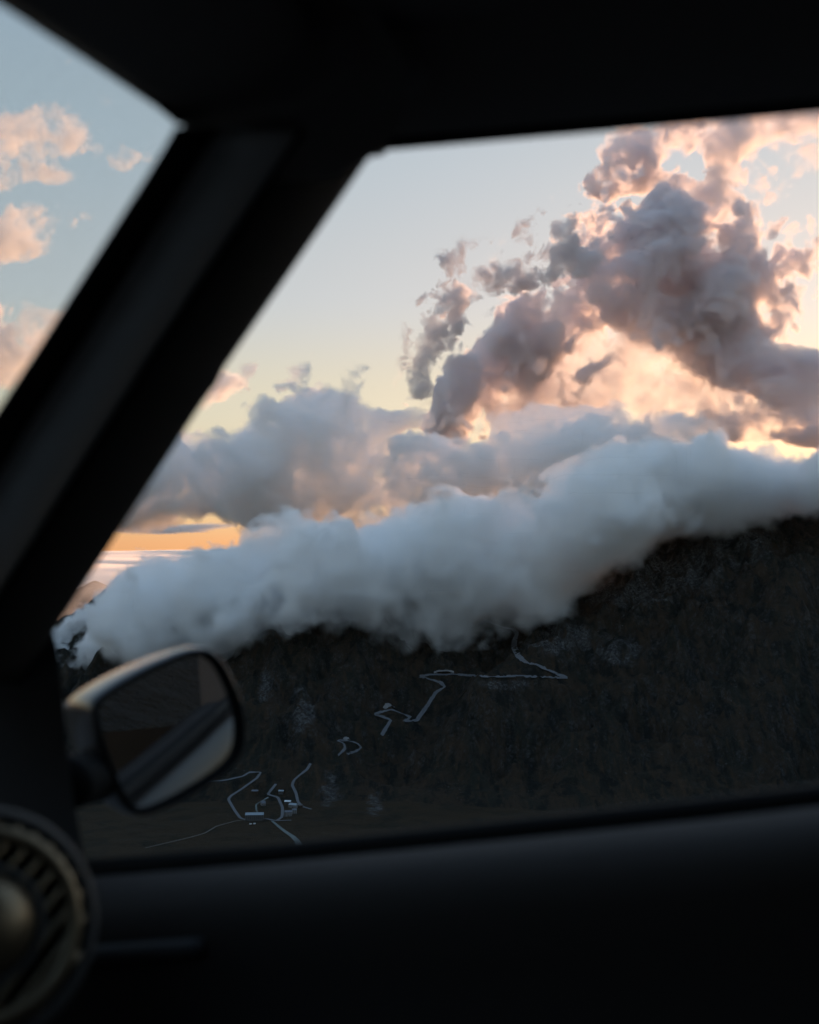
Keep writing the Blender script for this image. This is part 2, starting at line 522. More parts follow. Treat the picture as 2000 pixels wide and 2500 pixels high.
def building(name, label, px, py, w, d, h, rh, yaw, wall, roof, rows=2, cols=4, chimney=True):
    p = hit(px, py)
    t = tag(empty(name, (p.x, p.y, p.z - 0.5), R(yaw)), label, 'building', 'village houses on the valley floor')
    bm_ob('wall', box_bm(-w / 2, w / 2, -d / 2, d / 2, -2, h), M_WALL[wall], t)
    o = 0.6
    rv = [(-w / 2 - o, -d / 2 - o, h + 0.02), (w / 2 + o, -d / 2 - o, h + 0.02), (w / 2 + o, d / 2 + o, h + 0.02), (-w / 2 - o, d / 2 + o, h + 0.02), (-w / 2 - o * .4, 0, h + rh), (w / 2 + o * .4, 0, h + rh)]
    rf = mesh_ob('roof', rv, [(0, 1, 5, 4), (2, 3, 4, 5), (1, 2, 5), (3, 0, 4), (3, 2, 1, 0)], M_ROOF[roof], t)
    if chimney:
        bm_ob('chimney', box_bm(w * 0.18, w * 0.18 + 1.2, 0.4, 1.6, h + rh * 0.5, h + rh + 1.4), M_WALL['grey'], rf)
    wd = None
    for r in range(rows):
        for c in range(cols):
            x = -w / 2 + w * (c + 0.5) / cols
            z = h * (r + 0.35) / rows
            if wd is None:
                wd = bm_ob('window', box_bm(-0.55, 0.55, -0.12, 0.05, 0, 1.5), m_pane, t)
                q = wd
            else:
                q = wd.copy()
                COL.objects.link(q)
                q.parent = t
            q.location = (x, -d / 2, z)
    bm_ob('door', box_bm(w * 0.02, w * 0.02 + 1.3, -d / 2 - 0.1, -d / 2 + 0.1, 0.4, 2.4), M_WALL['timber'], t)
    return t

building('hotel_building', 'long grey hotel with pale zinc roof beside the stream bridge', 536, 1727, 37, 14, 12, 4, 4, 'grey', 'zinc', 4, 9)
building('village_house', 'small house with the brightest white roof, above the car park', 606, 1692, 13, 9, 5, 2.4, -8, 'grey', 'pale', 2, 4)
building('village_house', 'blue-roofed house just below the bright white roof', 618, 1700, 18, 11, 6, 3.5, -24, 'white', 'zinc', 2, 5)
building('village_house', 'white house at the lower right corner of the village', 607, 1718, 15, 11, 9, 3, 3, 'white', 'slate', 3, 4)
building('village_house', 'tall narrow white house at the village edge by the meadow', 620, 1713, 9, 9, 8, 3, 10, 'white', 'slate', 3, 2)
building('village_house', 'lone timber house above the hotel', 537, 1671, 14, 9, 5, 3, -5, 'timber', 'slate', 2, 4)
building('village_chapel', 'little chapel on the green between stream and street', 554, 1696, 9, 12, 6, 5, 20, 'white', 'slate', 1, 2)
building('village_house', 'topmost village house at the upper end of the street', 592, 1671, 11, 8, 5, 2.6, -4, 'grey', 'zinc', 2, 3)
building('barn_building', 'dark barn at the end of the lower road by the slope', 632, 1699, 9, 8, 4, 2.4, 30, 'timber', 'dark', 1, 2, False)

def van(px, py, yaw, label, col):
    p = hit(px, py)
    t = tag(empty('parked_van', (p.x, p.y, p.z + 1.2), R(yaw)), label, 'van', 'vans parked below the hotel')
    bm_ob('body', box_bm(-2.6, 2.6, -1, 1, 0.4, 2.4, 0.22), col, t)
    bm_ob('windscreen', box_bm(2.35, 2.64, -0.8, 0.8, 1.5, 2.15), m_pane, t)
    for x in (-1.6, 1.6):
        for y in (-0.95, 0.95):
            bm = bmesh.new()
            bmesh.ops.create_cone(bm, cap_ends=True, segments=14, radius1=0.38, radius2=0.38, depth=0.24, matrix=Matrix.Translation((x, y, 0.38)) @ Matrix.Rotation(R(90), 4, 'X'))
            bm_ob('wheel', bm, M_ROOF['dark'], t)

m_vw = principled('white_van_paint', (0.7, 0.7, 0.7), 0.3, 0.5, coat=0.5)
van(528, 1738, 8, 'white van parked on the grass below the hotel', m_vw)
van(536, 1737, 30, 'smaller pale van parked to the right of the white van', M_ROOF['pale'])

# ------------------------------------------------------------------ clouds (voxel volumes)
rng = np.random.default_rng(11)

def bspline(n, cells):
    t = np.linspace(0, cells, n) + rng.random()
    i = np.floor(t).astype(int)
    f = t - i
    W = np.zeros((n, int(math.ceil(cells)) + 6), np.float32)
    for k, b in enumerate(((1 - f) ** 3 / 6, (3 * f ** 3 - 6 * f ** 2 + 4) / 6, (-3 * f ** 3 + 3 * f ** 2 + 3 * f + 1) / 6, f ** 3 / 6)):
        W[np.arange(n), i + k] += b
    return W

def noise3(shape, cells):
    Ws = [bspline(n, c) for n, c in zip(shape, cells)]
    L_ = rng.uniform(-1, 1, [W.shape[1] for W in Ws]).astype(np.float32)
    a = np.tensordot(Ws[0], L_, (1, 0))
    a = np.tensordot(a, Ws[1], (1, 1))
    a = np.tensordot(a, Ws[2], (1, 1))
    return a * 2.9

def fbm3(shape, size, scale, octs, gain=0.5, billow=False):
    out = np.zeros(shape, np.float32)
    amp = 1.0
    vox = max(s / n for s, n in zip(size, shape))
    for o in range(octs):
        if scale < 2.0 * vox:
            break
        n = noise3(shape, [s / scale for s in size])
        if billow:
            n = 1 - 2.5 * np.abs(n)
        out += amp * n
        amp *= gain
        scale /= 2.03
    return out

def cloud_mat(name, dens, g, col=(0.999, 0.999, 0.999)):
    m = bpy.data.materials.new(name)
    m.use_nodes = True
    nt = m.node_tree
    nt.nodes.clear()
    o = nt.nodes.new('ShaderNodeOutputMaterial')
    s = nt.nodes.new('ShaderNodeVolumePrincipled')
    s.inputs['Color'].default_value = (*col, 1)
    s.inputs['Density'].default_value = dens
    s.inputs['Density Attribute'].default_value = 'density'
    s.inputs['Anisotropy'].default_value = g
    s.inputs['Absorption Color'].default_value = (0, 0, 0, 1)
    nt.links.new(s.outputs[0], o.inputs['Volume'])
    return m

def volume(name, label, dens, mn, mx, mat):
    """a voxel grid of densities becomes one volume object"""
    nx, ny, nz = dens.shape
    me = bpy.data.meshes.new(name + '_voxels')
    me.vertices.add(dens.size)
    a = me.attributes.new('d', 'FLOAT', 'POINT')
    a.data.foreach_set('value', np.ascontiguousarray(dens, dtype=np.float32).ravel())
    src = bpy.data.objects.new(name + '_voxels', me)
    o = bpy.data.objects.new(name, bpy.data.volumes.new(name))
    COL.objects.link(o)
    g = bpy.data.node_groups.new(name, 'GeometryNodeTree')
    g.interface.new_socket('Geometry', in_out='INPUT', socket_type='NodeSocketGeometry')
    g.interface.new_socket('Geometry', in_out='OUTPUT', socket_type='NodeSocketGeometry')
    N = g.nodes.new
    L = g.links.new
    go = N('NodeGroupOutput')
    pos = N('GeometryNodeInputPosition')
    mr = N('ShaderNodeMapRange')
    mr.data_type = 'FLOAT_VECTOR'
    mr.clamp = True
    L(pos.outputs[0], mr.inputs['Vector'])
    for k, v in ((7, mn), (8, mx), (9, (0, 0, 0)), (10, (nx - 1, ny - 1, nz - 1))):
        mr.inputs[k].default_value = v
    sp = N('ShaderNodeSeparateXYZ')
    L(mr.outputs['Vector'], sp.inputs[0])
    ints = []
    for k in range(3):
        fi = N('FunctionNodeFloatToInt')
        fi.rounding_mode = 'ROUND'
        L(sp.outputs[k], fi.inputs[0])
        ints.append(fi.outputs[0])
    def im(op, a_, b_):
        q = N('FunctionNodeIntegerMath')
        q.operation = op
        for s, v in zip(q.inputs, (a_, b_)):
            if isinstance(v, int):
                s.default_value = v
            else:
                L(v, s)
        return q.outputs[0]
    idx = im('ADD', im('MULTIPLY', im('ADD', im('MULTIPLY', ints[0], ny), ints[1]), nz), ints[2])
    na = N('GeometryNodeInputNamedAttribute')
    na.data_type = 'FLOAT'
    na.inputs[0].default_value = 'd'
    oi = N('GeometryNodeObjectInfo')
    oi.inputs[0].default_value = src
    si = N('GeometryNodeSampleIndex')
    si.data_type = 'FLOAT'
    si.domain = 'POINT'
    L(oi.outputs['Geometry'], si.inputs[0])
    L(na.outputs[0], si.inputs['Value'])
    L(idx, si.inputs['Index'])
    vc = N('GeometryNodeVolumeCube')
    L(si.outputs[0], vc.inputs['Density'])
    vc.inputs['Min'].default_value = mn
    vc.inputs['Max'].default_value = mx
    for k, s in enumerate(('Resolution X', 'Resolution Y', 'Resolution Z')):
        vc.inputs[s].default_value = dens.shape[k]
    sm = N('GeometryNodeSetMaterial')
    sm.inputs['Material'].default_value = mat
    L(vc.outputs[0], sm.inputs[0])
    L(sm.outputs[0], go.inputs[0])
    o.modifiers.new('voxels', 'NODES').node_group = g
    o.data.materials.append(mat)
    return tag(o, label, 'cloud')

def grid(u0, u1, v0, v1, Y, dy, vox):
    """a world box that spans a patch of the view at distance Y, plus and minus dy in depth"""
    a = at(u0, v1, Y)
    b = at(u1, v0, Y)
    mn = (a.x, Y - dy, a.z)
    mx = (b.x, Y + dy, b.z)
    shape = tuple(max(8, int((q - p) / vox)) for p, q in zip(mn, mx))
    ax = [np.linspace(p, q, n, dtype=np.float32) for p, q, n in zip(mn, mx, shape)]
    return mn, mx, shape, ax, tuple(q - p for p, q in zip(mn, mx))

def upsample(a, shape):
    for axis in range(3):
        n0, n1 = a.shape[axis], shape[axis]
        t = np.linspace(0, n0 - 1, n1)
        i = np.minimum(np.floor(t).astype(int), n0 - 2)
        f = (t - i).astype(np.float32)
        sh = [1, 1, 1]
        sh[axis] = n1
        f = f.reshape(sh)
        a = np.take(a, i, axis) * (1 - f) + np.take(a, i + 1, axis) * f
    return a.astype(np.float32)

def swirl(n, shape, size, scale, amount):
    """push a field about with a smooth random flow (amount in voxels) so that it curls"""
    ix = []
    for axis in range(3):
        w = noise3(shape, [s / scale for s in size])
        w += 0.5 * noise3(shape, [s / (scale * 0.45) for s in size])
        w *= amount
        sh = [1, 1, 1]
        sh[axis] = shape[axis]
        w += np.arange(shape[axis], dtype=np.float32).reshape(sh)
        np.clip(np.rint(w, out=w), 0, shape[axis] - 1, out=w)
        ix.append(w.astype(np.int32))
    flat = (ix[0] * shape[1] + ix[1]) * shape[2] + ix[2]
    return n.ravel()[flat.ravel()].reshape(shape)

def fade_box(d, k):
    for axis, nn in enumerate(d.shape):
        t = np.linspace(0, 1, nn)
        sh = [1, 1, 1]
        sh[axis] = nn
        d = d * (sstep(0, k, t) * sstep(0, k, 1 - t)).reshape(sh).astype(np.float32)
    return d

def blob_cloud(name, label, box, Y, dy, vox, blobs, mat, warp=0.0, wscale=600, nscale=400, octs=6, amp=0.6, gain=0.55, billow=0.0, edge=0.25, thr=0.0, curl=0.0, seed=1, flat=(-0.9, 0.45), inner=0.5):
    """blobs: (px, py, rx, ry, depth offset, depth radius, weight) ; px and py in the picture, at distance Y"""
    global rng
    rng = np.random.default_rng(seed)
    mn, mx, shape, ax, size = grid(*box, Y, dy, vox)
    k = Y / FPX
    # the large shape, on a coarser lattice
    cs = tuple(max(6, n // 3) for n in shape)
    PX, PY, PZ = np.meshgrid(*[np.linspace(a, b, n, dtype=np.float32) for a, b, n in zip(mn, mx, cs)], indexing='ij', sparse=True)
    if warp:
        PX, PY, PZ = [P + warp * noise3(cs, [s / wscale for s in size]) + 0.4 * warp * noise3(cs, [s / (0.4 * wscale) for s in size]) for P in (PX, PY, PZ)]
    acc = np.zeros(cs, np.float32)
    wac = np.zeros(cs, np.float32)
    for (u, v, rx, ry, oy, ry_, w) in blobs:
        c = at(u, v, Y)
        q = ((PX - c.x) / (rx * k)) ** 2 + ((PY - (Y + oy)) / ry_) ** 2 + ((PZ - c.z) / (ry * k)) ** 2
        e = np.exp(-q * 1.1)
        acc += e
        wac += e * w
    W = wac / np.maximum(acc, 1e-5)
    S = np.log(np.maximum(acc, 1e-6)) / 1.1 + 1.0      # 0 at the blob's radius, 1 at its centre
    S = np.clip(S * 0.55, flat[0], flat[1])
    S = upsample(S, shape)
    W = upsample(W, shape)
    n = fbm3(shape, size, nscale, octs, gain)
    if billow:
        n += billow * fbm3(shape, size, nscale * 0.55, max(3, octs - 1), gain, True)
    if curl:
        n = swirl(n, shape, size, nscale * 0.7, curl * nscale / vox)
    f = (S + amp * n - thr) / edge
    d = np.clip(f, 0, 1) * np.clip(W, 0, None)
    if inner:                                            # the body is uneven too: thick knots and thin veils
        m = fbm3(shape, size, nscale * 0.5, 4, 0.7)
        d = d * np.clip(1 + inner * 1.6 * m, 0.12, 2.2)
    return volume(name, label, fade_box(d, 0.05), mn, mx, mat)

# --- the bank rolling over the ridge
def bank():
    global rng
    rng = np.random.default_rng(29)
    Y = 3560.0
    mn, mx, shape, ax, size = grid(-160, 1960, 850, 1490, Y, 470, 6.4)
    top = [(-160, 1420), (0, 1395), (80, 1350), (120, 1315), (200, 1272), (300, 1206), (400, 1168), (480, 1140), (560, 1110), (650, 1076), (760, 1062), (850, 1052), (920, 1032), (1000, 1048), (1060, 1022), (1130, 1010), (1180, 978), (1260, 958), (1330, 938), (1420, 928), (1500, 928), (1560, 945), (1725, 962), (1960, 985)]
    bot = [(-160, 1505), (0, 1505), (130, 1476), (200, 1460), (300, 1408), (480, 1384), (600, 1392), (730, 1410), (850, 1372), (1000, 1335), (1100, 1305), (1200, 1265), (1290, 1215), (1400, 1150), (1480, 1108), (1600, 1092), (1725, 1078), (1960, 1072)]
    def prof(c):
        return np.interp(ax[0], [at(a, b, Y).x for a, b in c], [at(a, b, Y).z for a, b in c]).astype(np.float32)
    zt, zb = prof(top), prof(bot)
    zc = (zt + zb) / 2
    hh = np.maximum((zt - zb) / 2, 18)
    e = (ax[2][None, :] - zc[:, None]) / hh[:, None]
    ey = (ax[1] - Y) / 390
    warp = noise3(shape, [s / 260 for s in size])
    r = np.sqrt((np.abs(e[:, None, :]) ** 2.4 + np.abs(ey)[None, :, None] ** 2.4)) ** (2 / 2.4)
    d = (1 - r) * hh[:, None, None] / 75
    low = np.clip(-e, 0, 1.5)[:, None, :]                       # 0 in the upper half, grows to the base
    lo = np.clip(low, 0, 1)
    n = fbm3(shape, size, 240, 6, 0.62)
    b = fbm3(shape, size, 130, 5, 0.70, True)
    n = swirl(n, shape, size, 220, 6.0)
    f = d + 0.44 * n * (1 + 0.6 * lo) + 0.33 * b * (1 - 0.5 * lo) + 0.15 * warp
    edge = 0.15 + 1.9 * lo                                       # crisp billows above, ragged soft fog below
    dens = np.clip(f / edge, 0, 1) * np.clip(1 + 0.35 * n, 0.3, 1.8)
    dens = fade_box(dens, 0.04)
    volume('cloud_bank', 'long grey-white cloud bank rolling over the dark ridge', dens, mn, mx, cloud_mat('bank_cloud', 0.038, -0.2))

bank()

C_GREY = cloud_mat('cumulus_cloud', 0.012, 0.0, (0.992, 0.993, 0.995))
C_TOWER = cloud_mat('tower_cloud', 0.028, 0.42, (0.945, 0.935, 0.948))
C_WISP = cloud_mat('wisp_cloud', 0.02, -0.1, (0.86, 0.86, 0.88))
C_HIGH = cloud_mat('high_cloud', 0.011, 0.45)

# cumulus heap on the left, behind the bank
blob_cloud('cumulus_cloud', 'flat-based grey cumulus heap low on the left behind the bank', (120, 700, 820, 1130), 7000, 650, 9.5,
           [(400, 1010, 130, 62, 0, 400, 1), (320, 1045, 120, 42, 0, 380, 1), (470, 965, 80, 60, -100, 360, 1), (385, 935, 46, 32, 100, 280, .8), (520, 1030, 70, 55, 60, 320, 1), (250, 1062, 100, 26, 0, 300, .9), (545, 935, 40, 34, 60, 240, .8)],
           C_GREY, 60, 420, 260, 7, 0.5, 0.74, 0.2, 0.14, 0.0, 0.15, seed=3)
blob_cloud('cumulus_cloud', 'ragged dark-hearted cumulus in the middle with a pink crest', (460, 1010, 780, 1140), 7400, 700, 10,
           [(690, 930, 95, 62, 0, 400, 1), (640, 900, 52, 40, 0, 300, 1), (745, 915, 55, 48, 0, 300, 1), (600, 1040, 100, 48, 0, 360, .55), (720, 1020, 120, 55, 0, 400, .6), (560, 1000, 60, 46, 0, 300, .6), (800, 1000, 80, 55, 0, 320, .7), (640, 1085, 110, 34, 0, 340, .8), (780, 1070, 110, 40, 0, 340, .8), (900, 1060, 90, 40, 0, 320, .8), (690, 872, 52, 18, 200, 220, .6), (860, 875, 56, 17, 250, 220, .4), (790, 880, 44, 18, 250, 220, .4)],
           C_GREY, 60, 400, 250, 7, 0.55, 0.75, 0.15, 0.14, 0.0, 0.2, seed=5)
blob_cloud('cumulus_cloud', 'blue-grey cumulus shoulder just behind the crest of the bank', (780, 1560, 770, 1120), 6400, 600, 9,
           [(960, 1050, 110, 40, 0, 330, .9), (1090, 1045, 110, 40, 0, 330, .9), (1210, 1020, 110, 40, 0, 330, .9), (900, 965, 80, 60, 0, 330, 1), (870, 1005, 80, 45, 0, 330, 1), (975, 995, 52, 42, 0, 280, .9), (1070, 990, 75, 52, 0, 330, 1), (1150, 955, 85, 55, 0, 330, 1), (1250, 965, 90, 52, 0, 330, 1), (1340, 925, 90, 42, 0, 330, .9), (1190, 895, 75, 34, 150, 280, .7), (1400, 890, 60, 26, 150, 260, .8), (1290, 872, 64, 26, 150, 260, .7), (1110, 890, 55, 34, 150, 260, .6), (1450, 950, 60, 34, 0, 280, .8)],
           C_GREY, 50, 380, 240, 7, 0.5, 0.74, 0.18, 0.14, 0.0, 0.15, seed=7)
# the tall torn tower in front of the sun
blob_cloud('tower_cloud', 'tall torn dark cloud arch with sunlit orange right edge', (800, 1800, 180, 1000), 9000, 620, 11.5,
           [(1110, 718, 56, 46, 40, 260, 1), (1170, 672, 60, 46, 40, 280, 1), (1230, 632, 60, 46, 40, 290, 1), (1045, 765, 52, 44, 40, 250, 1), (1285, 590, 60, 50, 40, 300, 1), (945, 895, 46, 50, 0, 240, 1), (975, 845, 55, 50, 0, 260, 1), (1020, 790, 60, 50, 0, 280, 1), (1080, 740, 62, 50, 0, 290, 1), (1140, 695, 62, 50, 0, 300, 1), (1200, 650, 62, 50, 0, 310, 1), (1260, 610, 66, 54, 0, 320, 1), (1330, 570, 72, 60, 0, 340, 1), (1390, 510, 62, 70, 0, 340, 1), (1420, 450, 46, 50, 0, 280, 1), (1450, 590, 80, 75, 0, 360, 1.1), (1490, 650, 60, 65, 0, 340, 1.3), (1540, 560, 46, 90, 100, 300, .7), (1500, 430, 52, 60, 100, 280, .55), (1535, 350, 46, 56, 120, 240, .35), (1570, 480, 30, 50, 100, 200, .4), (1600, 590, 24, 24, 100, 160, .4), (1560, 280, 40, 40, 150, 200, .25),
            (1545, 730, 60, 50, 0, 300, .9), (1600, 785, 66, 40, 0, 280, .8), (1670, 830, 66, 34, 0, 260, .6), (1400, 675, 60, 34, 0, 280, .8), (1330, 650, 50, 30, 0, 240, .6), (1480, 740, 50, 30, 0, 240, .4),
            (1180, 780, 90, 46, 300, 220, .12), (1300, 740, 110, 36, 300, 220, .08), (1330, 810, 90, 34, 300, 220, .14), (1450, 830, 110, 40, 300, 220, .16), (1580, 870, 100, 36, 300, 220, .18), (1110, 840, 70, 50, 200, 220, .3), (1220, 850, 60, 30, 250, 200, .25)],
           C_TOWER, 46, 420, 230, 7, 0.5, 0.74, 0.08, 0.16, -0.14, 0.22, seed=11, inner=0.45)
blob_cloud('wisp_cloud', 'dark curling cloud wisps hanging off the left side of the tall arch', (830, 1300, 450, 880), 8700, 330, 8,
           [(880, 800, 18, 34, -150, 110, .5), (900, 750, 20, 30, -150, 110, .6), (930, 715, 26, 28, -150, 120, .7), (955, 665, 26, 34, -150, 130, .9), (985, 625, 26, 24, -150, 120, .7), (1030, 595, 36, 22, -150, 130, .7), (1085, 575, 36, 22, -150, 130, .8), (1135, 590, 30, 20, -150, 120, .6), (1165, 550, 30, 24, -150, 130, .8), (1190, 510, 26, 28, -150, 130, .9), (1225, 560, 30, 22, -150, 120, .5)],
           C_WISP, 40, 260, 150, 7, 0.6, 0.76, 0.0, 0.25, -0.02, 0.3, seed=21, inner=0.6)
blob_cloud('drifting_cloud', 'loose cloud with a dark belly and orange veil above the tower', (1080, 1900, 140, 480), 9600, 450, 12,
           [(1250, 378, 46, 26, 0, 180, 1), (1310, 345, 56, 36, 0, 200, .9), (1370, 385, 46, 18, 0, 170, .6), (1300, 300, 40, 30, 0, 170, .5), (1390, 285, 70, 30, 100, 190, .4), (1480, 255, 80, 28, 100, 190, .35), (1580, 250, 80, 34, 100, 190, .25), (1690, 235, 80, 30, 100, 190, .25), (1600, 330, 50, 40, 100, 180, .12), (1660, 340, 40, 40, 100, 150, .1), (1190, 395, 26, 14, 0, 110, .4)],
           C_TOWER, 60, 400, 230, 7, 0.55, 0.74, 0.0, 0.25, 0.0, 0.3, seed=13)
blob_cloud('cumulus_cloud', 'broken glowing cumulus low beside the right edge of the window', (1380, 1960, 660, 1010), 8400, 500, 11,
           [(1690, 745, 50, 18, 0, 180, 1), (1760, 765, 60, 30, 0, 200, 1), (1640, 740, 40, 14, 0, 140, .6), (1650, 830, 90, 26, 0, 220, .3), (1700, 925, 46, 22, 0, 200, 1), (1640, 915, 50, 22, 0, 200, .8), (1560, 905, 50, 22, 0, 200, .6), (1800, 900, 90, 44, 0, 240, 1), (1500, 880, 50, 22, 100, 200, .4), (1600, 880, 70, 16, 50, 200, .4), (1700, 880, 60, 16, 50, 200, .5)],
           C_TOWER, 50, 360, 220, 7, 0.5, 0.72, 0.08, 0.2, 0.0, 0.22, seed=17)
# high clouds seen through the windscreen, left
blob_cloud('high_cloud', 'peach feathery cloud, highest in the windscreen', (-260, 260, 140, 440), 9000, 330, 11,
           [(30, 300, 80, 40, 0, 180, .8), (110, 250, 46, 40, 0, 150, .55), (80, 300, 60, 40, 0, 160, .6), (-70, 310, 110, 50, 0, 200, .8), (40, 368, 90, 16, 0, 150, .5), (165, 300, 40, 26, 0, 130, .4), (-20, 385, 60, 14, 0, 140, .5), (110, 385, 40, 10, 0, 110, .35)],
           C_HIGH, 40, 300, 190, 7, 0.5, 0.76, 0.0, 0.45, -0.05, 0.35, seed=41)
blob_cloud('high_cloud', 'peach puff at the edge of the picture below the feathery cloud', (-260, 180, 390, 610), 9000, 330, 11,
           [(10, 480, 70, 48, 0, 180, .8), (-70, 500, 90, 55, 0, 200, .8), (60, 455, 36, 26, 0, 130, .5), (75, 500, 30, 30, 0, 120, .5), (0, 545, 40, 18, 0, 130, .5)],
           C_HIGH, 40, 300, 190, 7, 0.48, 0.76, 0.0, 0.4, -0.05, 0.3, seed=43)
blob_cloud('high_cloud', 'tiny peach wisp beside the windscreen pillar', (200, 350, 280, 390), 9000, 170, 8,
           [(262, 345, 26, 12, 0, 80, .5), (280, 322, 22, 12, 0, 80, .4), (310, 330, 20, 10, 0, 70, .3)], C_HIGH, 30, 200, 110, 6, 0.5, 0.74, 0.0, 0.5, -0.05, 0.35, seed=45)
blob_cloud('high_cloud', 'tiny torn wisp hanging in the middle of the windscreen', (115, 225, 430, 510), 9000, 170, 8,
           [(152, 468, 12, 18, 0, 70, .5), (172, 458, 18, 8, 0, 70, .35)], C_HIGH, 24, 200, 100, 6, 0.45, 0.74, 0.0, 0.5, -0.05, 0.3, seed=47)
blob_cloud('cumulus_cloud', 'brown-shadowed pink cumulus lowest in the windscreen', (-300, 220, 600, 900), 8200, 400, 11,
           [(20, 720, 80, 34, 0, 240, 1), (-60, 730, 90, 55, 0, 240, 1), (15, 785, 70, 30, 0, 220, .7), (60, 660, 60, 20, 0, 170, .3), (-40, 660, 90, 26, 0, 190, .6), (110, 670, 40, 16, 0, 140, .25)],
           C_HIGH, 40, 320, 210, 7, 0.5, 0.74, 0.1, 0.3, -0.05, 0.25, seed=49)
blob_cloud('small_cloud', 'pink cloud scrap peeking past the pillar notch', (380, 680, 710, 880), 9000, 230, 11,
           [(480, 800, 34, 20, 0, 130, .8), (450, 820, 34, 16, 0, 130, .6), (420, 850, 30, 14, 0, 120, .5), (600, 815, 16, 6, 0, 70, .3), (665, 748, 18, 6, 0, 70, .3), (585, 812, 8, 5, 0, 50, .3)], C_HIGH, 20, 200, 130, 6, 0.4, 0.72, 0.0, 0.4, -0.05, 0.25, seed=51)
blob_cloud('stratus_cloud', 'thin flat stratus streak just above the left horizon', (60, 700, 1075, 1130), 12000, 900, 17,
           [(300, 1103, 150, 9, 0, 500, .6), (450, 1107, 130, 9, 0, 500, .7), (200, 1105, 120, 8, 0, 450, .6)], C_GREY, 30, 500, 500, 5, 0.3, 0.55, 0.0, 0.5)

blob_cloud('mist_cloud', 'thin pale mist veiling the far mountain at the left end of the bank', (-120, 480, 1165, 1330), 5600, 420, 13,
           [(150, 1265, 130, 40, 0, 260, .3), (260, 1235, 110, 34, 0, 260, .3), (360, 1205, 90, 26, 0, 240, .25), (40, 1290, 120, 46, 0, 260, .35)],
           C_HIGH, 60, 420, 300, 5, 0.35, 0.6, 0.0, 0.8, 0.0, 0.2, seed=31)
# a low sea of cloud in the lowlands behind the range
def cloud_sea():
    Y = 34000.0
    mn, mx, shape, ax, size = (-70000, 17000, -1400), (70000, 149000, -250), (240, 240, 26), None, (140000, 132000, 1150)
    n = fbm3(shape, size, 9000, 5, 0.6)
    z = np.linspace(0, 1, shape[2], dtype=np.float32)[None, None, :]
    d = np.clip((0.62 + 0.16 * n - z) / 0.14, 0, 1)
    volume('cloud_sea', 'hazy low cloud sea glowing at the left horizon', d, mn, mx, cloud_mat('low_haze', 0.0012, 0.5))

cloud_sea()

# ------------------------------------------------------------------ the car
TH = R(72)
F = Vector((-math.sin(TH), math.cos(TH), 0))      # the car's nose points here
O = Vector((math.cos(TH), math.sin(TH), 0))       # out of the passenger side
U = Vector((0, 0, 1))
L0, LK = 0.74, 0.26                               # side glass: O.p = L0 - LK * z

def side(px, py, out=0.0):
    """pixel onto the side-glass plane, moved OUT metres outwards"""
    d = ray(px, py)
    return d * ((L0 + out) / (O.dot(d) + LK * d.z))

def car(f, o, z):
    return F * f + O * o + U * z

m_trim = principled('black_trim_plastic', (0.07, 0.07, 0.074), 0.5, 0.4, noise=0.1, nscale=60, bump=0.25, bscale=900)
m_cloth = principled('dark_headliner_cloth', (0.22, 0.19, 0.175), 0.9, 0.1, noise=0.15, nscale=300)
m_rubber = principled('black_rubber_seal', (0.006, 0.006, 0.006), 0.8, 0.2)
m_paint = principled('grey_car_paint', (0.16, 0.155, 0.15), 0.35, 0.5, coat=1.0)
m_flank = principled('dark_body_paint', (0.02, 0.017, 0.014), 0.35, 0.15)
m_housing = principled('mirror_housing_paint', (0.05, 0.048, 0.047), 0.3, 0.5, coat=0.5)
m_dash = principled('dash_plastic', (0.06, 0.056, 0.053), 0.6, 0.35, bump=0.3, bscale=700)
m_chrome = principled('satin_vent_metal', (0.24, 0.185, 0.12), 0.42, 0.5, metal=0.85)
m_mirror = principled('mirror_silver', (0.86, 0.87, 0.88), 0.02, 0.5, metal=1.0)
m_tyre = principled('tyre_rubber', (0.02, 0.02, 0.02), 0.85, 0.2)

car_ob = tag(empty('car', (0, 0, -1.25)), 'dark car interior with passenger window framing the view', 'car')
CAR_INV = Matrix.Translation((0, 0, 1.25))

def into_car(o, parent=None):
    """keep world placement when parenting to the car's Empty"""
    o.data.transform(CAR_INV)
    o.parent = parent or car_ob
    return o

def c_loft(name, rings, mat, parent=None, **k):
    return into_car(loft(name, rings, mat, None, **k), parent)

def lerp(a, b, t):
    return a + (b - a) * t

# A-pillar, seen from inside: left edge towards the windscreen, right edge towards the side window
pl = [(1010, -690), (700, -180), (384, 283), (200, 580), (0, 892), (-200, 1210), (-420, 1560)]
def ws(px, py, o=0.60):
    """pixel onto the plane of the windscreen's edge: a little inboard of the side glass"""
    d = ray(px, py)
    return d * ((o - 0.34 * 0) / (O.dot(d) + 0.22 * d.z))
T_ = np.linspace(0, 1, 30)
rings, seal_rings = [], []
LEFT = [(395, 268), (384, 290), (330, 378), (100, 740), (0, 895), (-150, 1140), (-330, 1430)]
RIGHT = [(815, 282), (790, 312), (474, 772), (462, 800), (428, 846), (118, 1322), (40, 1440)]
def along(pts, t):
    P = np.array(pts, float)
    s = np.r_[0, np.cumsum(np.hypot(*np.diff(P, axis=0).T))]
    s /= s[-1]
    return np.interp(t, s, P[:, 0]), np.interp(t, s, P[:, 1])
ts_ = sorted(set(list(np.linspace(0, 1, 36))))
